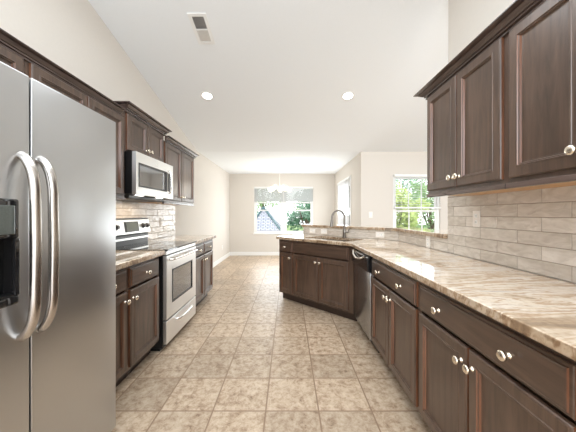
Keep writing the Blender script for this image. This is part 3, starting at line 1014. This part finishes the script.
# backguard: black foot, sloping steel control panel
bm = bmesh.new(); box(bm, .0, W, .565, .635, .905, 1.02, .003); obj('backguard_base', bm, M['black'], t)
bm = bmesh.new(); box(bm, 0, W, .557, .566, .972, .992, .002); obj('backguard_strip', bm, M['steelh'], t)
bm = bmesh.new()
side_wall(bm, .0, W, [(.535, 1.035), (.635, 1.005), (.635, 1.185), (.575, 1.187), (.560, 1.178)])
pn = obj('control_panel', bm, M['steelh'], t)
def on_panel(zc):      # y of the sloping front at height z
    return .535 + (.560 - .535) * (zc - 1.035) / (1.178 - 1.035)
def panel_box(name, x0, x1, z0, z1, m, th=.004):
    bm = bmesh.new()
    side_wall(bm, x0, x1, [(on_panel(z0) - th, z0), (on_panel(z0) + .004, z0), (on_panel(z1) + .004, z1), (on_panel(z1) - th, z1)])
    return obj(name, bm, m, pn)
panel_box('display_bezel', W * .37, W * .69, 1.055, 1.160, M['black'])
panel_box('display_screen', W * .40, W * .66, 1.065, 1.150, M['lcd'], .006)
for x in (.06, .145, W - .145, W - .06):
    bm = bmesh.new(); lathe(bm, [(0, 0), (.028, 0), (.028, .006), (.021, .008), (.018, .028), (0, .030)], 20, Matrix.Translation((x, on_panel(1.11), 1.11)) @ Matrix.Rotation(PI / 2 - .17, 4, 'X')); obj('knob', bm, M['dark'], pn, True)
bm = bmesh.new(); box(bm, 0, W, .565, .636, 1.186, 1.196, .002); obj('top_trim', bm, M['black'], t)

# ------------------------------------------------------------------ microwave
t = thing('microwave', 'stainless over-the-range microwave with dark window', 'microwave', (-1.345, 2.345, 1.415), PI / 2)
MH = .382
bm = bmesh.new(); box(bm, 0, .754, .035, .375, .004, MH - .002, .003, 1); obj('body', bm, M['black'], t)
bm = bmesh.new(); frame_door(bm, 0, .754, 0, MH, .045, .700, .075, .285, 0, .035)
md = obj('door', bm, M['steelh'], t)
bm = bmesh.new(); box(bm, .0455, .6995, .006, .03, .0755, .2845); obj('door_glass', bm, M['window_dark'], md)
bm = bmesh.new(); frame_door(bm, .04, .60, .07, .29, .056, .585, .086, .274, -.002, .004); obj('glass_bezel', bm, M['dark'], md)
bm = bmesh.new(); tube(bm, smooth_path([(.625, 0.003, .305), (.625, -.022, .298), (.625, -.034, .26), (.625, -.038, .18), (.625, -.034, .10), (.625, -.022, .062), (.625, 0.003, .055)], 5), .010, 12); obj('handle', bm, M['chrome'], md, True)
bm = bmesh.new(); box(bm, .655, .697, .002, .008, .085, .275, .001, 1); obj('control_panel', bm, M['dark'], t)
bm = bmesh.new(); lathe(bm, [(0, 0), (.013, 0), (.013, .002), (.010, .0025), (0, .0025)], 24, Matrix.Translation((.377, 0, .333)) @ Matrix.Rotation(PI / 2, 4, 'X')); obj('round_emblem', bm, M['chrome'], t)
bm = bmesh.new(); box(bm, .04, .714, .09, .37, -.038, .005, .012, 2); obj('vent_hood_underside', bm, M['dark'], t)
for x in (.18, .57):
    bm = bmesh.new(); box(bm, x - .05, x + .05, .055, .085, -.001, .0045, .001, 1); obj('task_lamp', bm, M['lamp'], t)
area('microwave_task_light', (-1.50, 2.75, 1.365), (0, 0, 0), .25, .5, 2.2, (1, .82, .62))

# ------------------------------------------------------------------ dishwasher (right run)
t = thing('dishwasher', 'stainless dishwasher with dark control strip, between the sink cabinet and drawers', 'dishwasher', (RF, 2.958, 0), -PI / 2)
W = .606
bm = bmesh.new(); box(bm, .003, W - .003, .035, .60, .10, .868); obj('body', bm, M['black'], t)
bm = bmesh.new(); box(bm, .004, W - .004, 0, .035, .115, .715, .006, 3); dd = obj('door', bm, M['dwsteel'], t, True)
bm = bmesh.new()
side_wall(bm, .004, W - .004, [(-.022, .722), (.035, .722), (.035, .866), (.0, .866), (-.026, .845), (-.030, .80)])
cp = obj('control_panel', bm, M['blackglass'], t)
bm = bmesh.new(); tube(bm, smooth_path([(.10, -.024, .85), (.16, -.040, .822), (W / 2, -.048, .800), (W - .16, -.040, .822), (W - .10, -.024, .85)], 6), .013, 12, .7); obj('handle', bm, M['chrome'], cp, True)
bm = bmesh.new(); box(bm, .01, W - .01, .075, .10, 0, .11); obj('toe_panel', bm, M['black'], t)


# ------------------------------------------------------------------ outlets and switch plates
def plate(label, loc, rz, kind='outlet', w=.072, h=.116, group=None):
    t = thing('wall_outlet' if kind == 'outlet' else 'light_switch', label, 'outlet' if kind == 'outlet' else 'switch', loc, rz, group)
    bm = bmesh.new(); box(bm, -w / 2, w / 2, -.006, 0, -h / 2, h / 2, .003, 2); obj('plate', bm, M['plate'], t)
    if kind == 'outlet':
        horiz = w > h
        for s in (-1, 1):
            bm = bmesh.new()
            c = (s * .022, 0) if horiz else (0, s * .022)
            box(bm, c[0] - .014, c[0] + .014, -.0085, -.005, c[1] - .014, c[1] + .014, .004, 2)
            so = obj('socket', bm, M['white'], t)
            bm = bmesh.new()
            for k in (-.005, .005):
                if horiz: box(bm, c[0] - .004, c[0] + .004, -.0089, -.008, c[1] + k - .001, c[1] + k + .001)
                else: box(bm, c[0] + k - .001, c[0] + k + .001, -.0089, -.008, c[1] - .004, c[1] + .004)
            obj('slots', bm, M['dark'], so)
    else:
        bm = bmesh.new(); box(bm, -.017, .017, -.011, -.005, -.033, .033, .003, 2); obj('rocker', bm, M['white'], t)
    return t
zc = .974
def bar_pt(px, off=.0075):
    """point on the angled bar face for a bearing"""
    k = (px - 288) / 265
    y = (S0 - off / q) / (1 + k)
    return (k * y, y)
for px, lab in ((312.5, 'white outlet on the bar tile closest to the free end of the bar'), (324, 'white outlet on the bar tile directly beside the faucet spout'), (380, 'white outlet on the angled bar tile between faucet and bend')):
    p = bar_pt(px, .0082)
    plate(lab, (p[0], p[1], zc), -PI / 4, w=.116, h=.072)
plate('white outlet on the straight bar tile between the bend and the wall end', (TX - .0005, 1.347 * 265 / (428.5 - 288), zc), -PI / 2)
plate('white outlet plate on the tiled wall under the two-door upper cabinet', (TX - .0005, 1.347 * 265 / (477 - 288), 1.205), -PI / 2, w=.072, h=.116)
plate('white light switch on the plain wall between patio door and window', (1.59, FY, 1.225), 0, 'switch')
plate('white outlet low on the long plain wall near the dining corner', (LW, 7.0, .36), PI / 2)
plate('outlet on the tile beyond the range under the far upper cabinet', (LW + .009, 3.62, 1.13), PI / 2)


# ------------------------------------------------------------------ ceiling fixtures
slope = math.atan(0.236)
Rs = Matrix.Rotation(-slope, 4, 'X')
def downlight(label, x, y):
    t = thing('recessed_downlight', label, 'ceiling light', (x, y, ceil_z(y) - .001))
    t.rotation_euler = (-slope, 0, 0)
    bm = bmesh.new(); lathe(bm, [(.062, -.001), (.070, -.006), (.086, -.004), (.088, .0)], 32); obj('trim_ring', bm, M['white'], t, True)
    bm = bmesh.new(); lathe(bm, [(0, -.002), (.063, -.002), (.063, 0), (0, 0)], 32); obj('lens', bm, M['lamp'], t)
    d = bpy.data.lights.new('downlight_beam', 'SPOT'); d.energy = 30; d.spot_size = math.radians(125); d.spot_blend = .8; d.shadow_soft_size = .06; d.color = (1, .94, .86)
    o = bpy.data.objects.new('downlight_beam', d); C.objects.link(o); o.location = (x, y, ceil_z(y) - .03)
downlight('round recessed downlight over the range side of the kitchen', -1.075, 3.525)
downlight('round recessed downlight over the sink side of the kitchen', .797, 3.525)
t = thing('ceiling_vent', 'rectangular white ceiling air register with grey louvers', 'vent', (-.835, 2.575, ceil_z(2.575) - .001))
t.rotation_euler = (-slope, 0, 0)
bm = bmesh.new(); frame_door_pts = None
def flat_frame(bm, hx, hy, ix, iy, z0, z1):
    box(bm, -hx, -ix, -hy, hy, z0, z1); box(bm, ix, hx, -hy, hy, z0, z1); box(bm, -ix, ix, -hy, -iy, z0, z1); box(bm, -ix, ix, iy, hy, z0, z1)
flat_frame(bm, .085, .165, .055, .135, -.008, 0); box(bm, -.055, .055, -.006, .006, -.008, -.001); obj('frame', bm, M['white'], t)
obj('backing', one(box, -.055, .055, -.135, .135, -.001, .0), M['grey'], t)
bm = bmesh.new()
for i in range(11):
    for (a, b) in ((-.133, -.008), (.008, .133)):
        x = -.050 + i * .010
        vs = box(bm, x - .0005, x + .0005, a, b, -.008, -.001)
        for v in vs: v.co.x += (v.co.z + .004) * (-.6 if a < 0 else .8)
obj('louvers', bm, M['plate'], t)

# chandelier
cx, cy, cz = -.21, 6.62, 1.80
t = thing('chandelier', 'pale chandelier with lit frosted glass shades hanging over the dining area', 'chandelier', (cx, cy, cz))
top = 2.44 - cz
bm = bmesh.new(); lathe(bm, [(0, top), (.06, top), (.058, top - .012), (.03, top - .03), (.010, top - .045), (0, top - .045)], 24); obj('canopy', bm, M['plate'], t, True)
bm = bmesh.new(); tube(bm, [(0, 0, .16), (0, 0, top - .04)], .006, 8); obj('rod', bm, M['plate'], t)
bm = bmesh.new(); lathe(bm, [(0, -.03), (.012, -.02), (.018, 0), (.035, .02), (.040, .05), (.022, .08), (.016, .12), (.022, .14), (.012, .17), (0, .175)], 20); obj('hub', bm, M['plate'], t, True)
for k in range(5):
    a = 2 * PI * k / 5 + .3
    dx, dy = math.cos(a), math.sin(a)
    f = lambda r, z: (dx * r, dy * r, z)
    bm = bmesh.new(); tube(bm, smooth_path([f(.03, .04), f(.09, .13), f(.16, .17), f(.22, .13), f(.25, .06), f(.25, .02)], 5), .006, 8)
    arm = obj('arm', bm, M['plate'], t, True)
    bm = bmesh.new(); lathe(bm, [(.025, .0), (.040, .015), (.055, .045), (.066, .085), (.070, .095), (.066, .095), (.052, .046), (.036, .018), (0, .006)], 20, Matrix.Translation(f(.25, .0)) ); obj('glass_shade', bm, M['shade'], arm, True)
d = bpy.data.lights.new('chandelier_glow', 'POINT'); d.energy = 9; d.color = (1, .93, .82); d.shadow_soft_size = .2
o = bpy.data.objects.new('chandelier_glow', d); C.objects.link(o); o.location = (cx, cy, cz + .05)

# ------------------------------------------------------------------ outdoors
bm = bmesh.new(); box(bm, -30, 30, BW + .3, 60, -1.3, -1.2); o = obj('lawn', bm, M['lawn']); o['kind'] = 'structure'
o['label'] = 'green lawn outside the windows'


def tree(name, label, x, y, zc_, rx, rz_, n, m, seed, group=None, cat='tree'):
    rnd = random.Random(seed)
    t = thing(name, label, cat, (x, y, -1.2), 0, group)
    bm = bmesh.new()
    tube(bm, [(0, 0, 0), (.03, 0, zc_ * .5), (-.02, .02, zc_)], [.13, .10, .06], 8)
    for k in range(5):
        a = k * 1.26
        tube(bm, [(0, 0, zc_ * .55), (math.cos(a) * rx * .4, math.sin(a) * rx * .4, zc_ + rz_ * .2)], [.05, .02], 6)
    obj('trunk', bm, M['bark'], t)
    bm = bmesh.new()
    clumps = []
    for k in range(26):
        th_, ph = rnd.uniform(0, 2 * PI), math.acos(rnd.uniform(-1, 1)); r = rnd.uniform(.35, .95)
        clumps.append((Vector((rx * r * math.sin(ph) * math.cos(th_), rx * r * math.sin(ph) * math.sin(th_), zc_ + rz_ * r * math.cos(ph))), rnd.uniform(.25, .42) * rx))
    for i in range(n):
        c, r = clumps[i % len(clumps)]
        v = Vector((rnd.gauss(0, 1), rnd.gauss(0, 1), rnd.gauss(0, 1))).normalized() * r * rnd.uniform(.5, 1)
        p = c + v
        s = rnd.uniform(.05, .10)
        u = Vector((rnd.gauss(0, 1), rnd.gauss(0, 1), rnd.gauss(0, 1))).normalized(); w_ = u.orthogonal().normalized()
        bm.faces.new([bm.verts.new(p + u * s), bm.verts.new(p + w_ * s * .55), bm.verts.new(p - u * s), bm.verts.new(p - w_ * s * .55)])
    obj('foliage', bm, m, t)
    return t
G = 'garden trees beyond the windows'
tree('garden_tree', 'green leafy tree filling the dining window half beside the patio wall', 1.0, 14.2, 2.3, 1.2, 1.6, 4200, M['leaf3'], 1, G)
tree('garden_tree', 'pale green tree rising above the roof outside the dining window', -2.2, 23, 4.6, 2.2, 2.2, 4200, M['leaf'], 2, G)
tree('garden_tree', 'tree at the outer edge of the dining window beyond the roof', -3.2, 17, 2.6, 1.6, 1.8, 3000, M['leaf3'], 3, G)
tree('garden_tree', 'bushy tree low in the middle of the dining window behind the house', 2.3, 19.5, 3.4, 2.1, 2.2, 3600, M['leaf'], 4, G)
tree('garden_tree', 'yellow green tree filling the window beyond the bar', 4.2, 10.4, 2.4, 1.1, 1.4, 4200, M['leaf2'], 5, G)
tree('garden_tree', 'mid green tree filling the window beyond the bar beside the yellow green one', 6.9, 12.8, 2.7, 1.4, 1.7, 4200, M['leaf'], 6, G)
tree('garden_tree', 'taller tree behind the two trees beyond the bar window', 7.6, 19, 4.4, 2.8, 2.6, 4000, M['leaf3'], 8, G)

# neighbouring house: hip roof with pale shingles
hx, hy = -1.05, 13.2
t = thing('neighbour_house', 'neighbouring house with pale shingled hip roof outside the dining window', 'house', (hx, hy, -1.2))
bm = bmesh.new(); box(bm, -.95, .95, -1.2, 2.8, 0, 1.25); obj('siding_walls', bm, M['siding'], t)
bm = bmesh.new()
uv = bm.loops.layers.uv.new('UVMap')
A = [Vector(p) for p in ((-1.1, -1.35, 1.2), (1.1, -1.35, 1.2), (1.1, 2.95, 1.2), (-1.1, 2.95, 1.2))]
r0, r1 = Vector((-.15, -.25, 2.75)), Vector((-.15, 1.85, 2.75))
def rf(ps):
    f = bm.faces.new([bm.verts.new(p) for p in ps])
    o_ = ps[0]; u = (ps[1] - ps[0]).normalized(); n_ = (ps[1] - ps[0]).cross(ps[2] - ps[0]).normalized(); v = n_.cross(u)
    for l in f.loops: l[uv].uv = ((l.vert.co - o_).dot(u), (l.vert.co - o_).dot(v))
rf([A[0], A[1], r0]); rf([A[1], A[2], r1, r0]); rf([A[2], A[3], r1]); rf([A[3], A[0], r0, r1]); rf([A[3], A[2], A[1], A[0]])
obj('roof', bm, M['shingle'], t)
bm = bmesh.new()
for a, b in ((A[0], r0), (A[1], r0), (A[0], A[1])):
    tube(bm, [a + Vector((0, -.02, .02)), b + Vector((0, -.02, .02))], .05, 6)
obj('roof_trim', bm, M['fascia'], t)
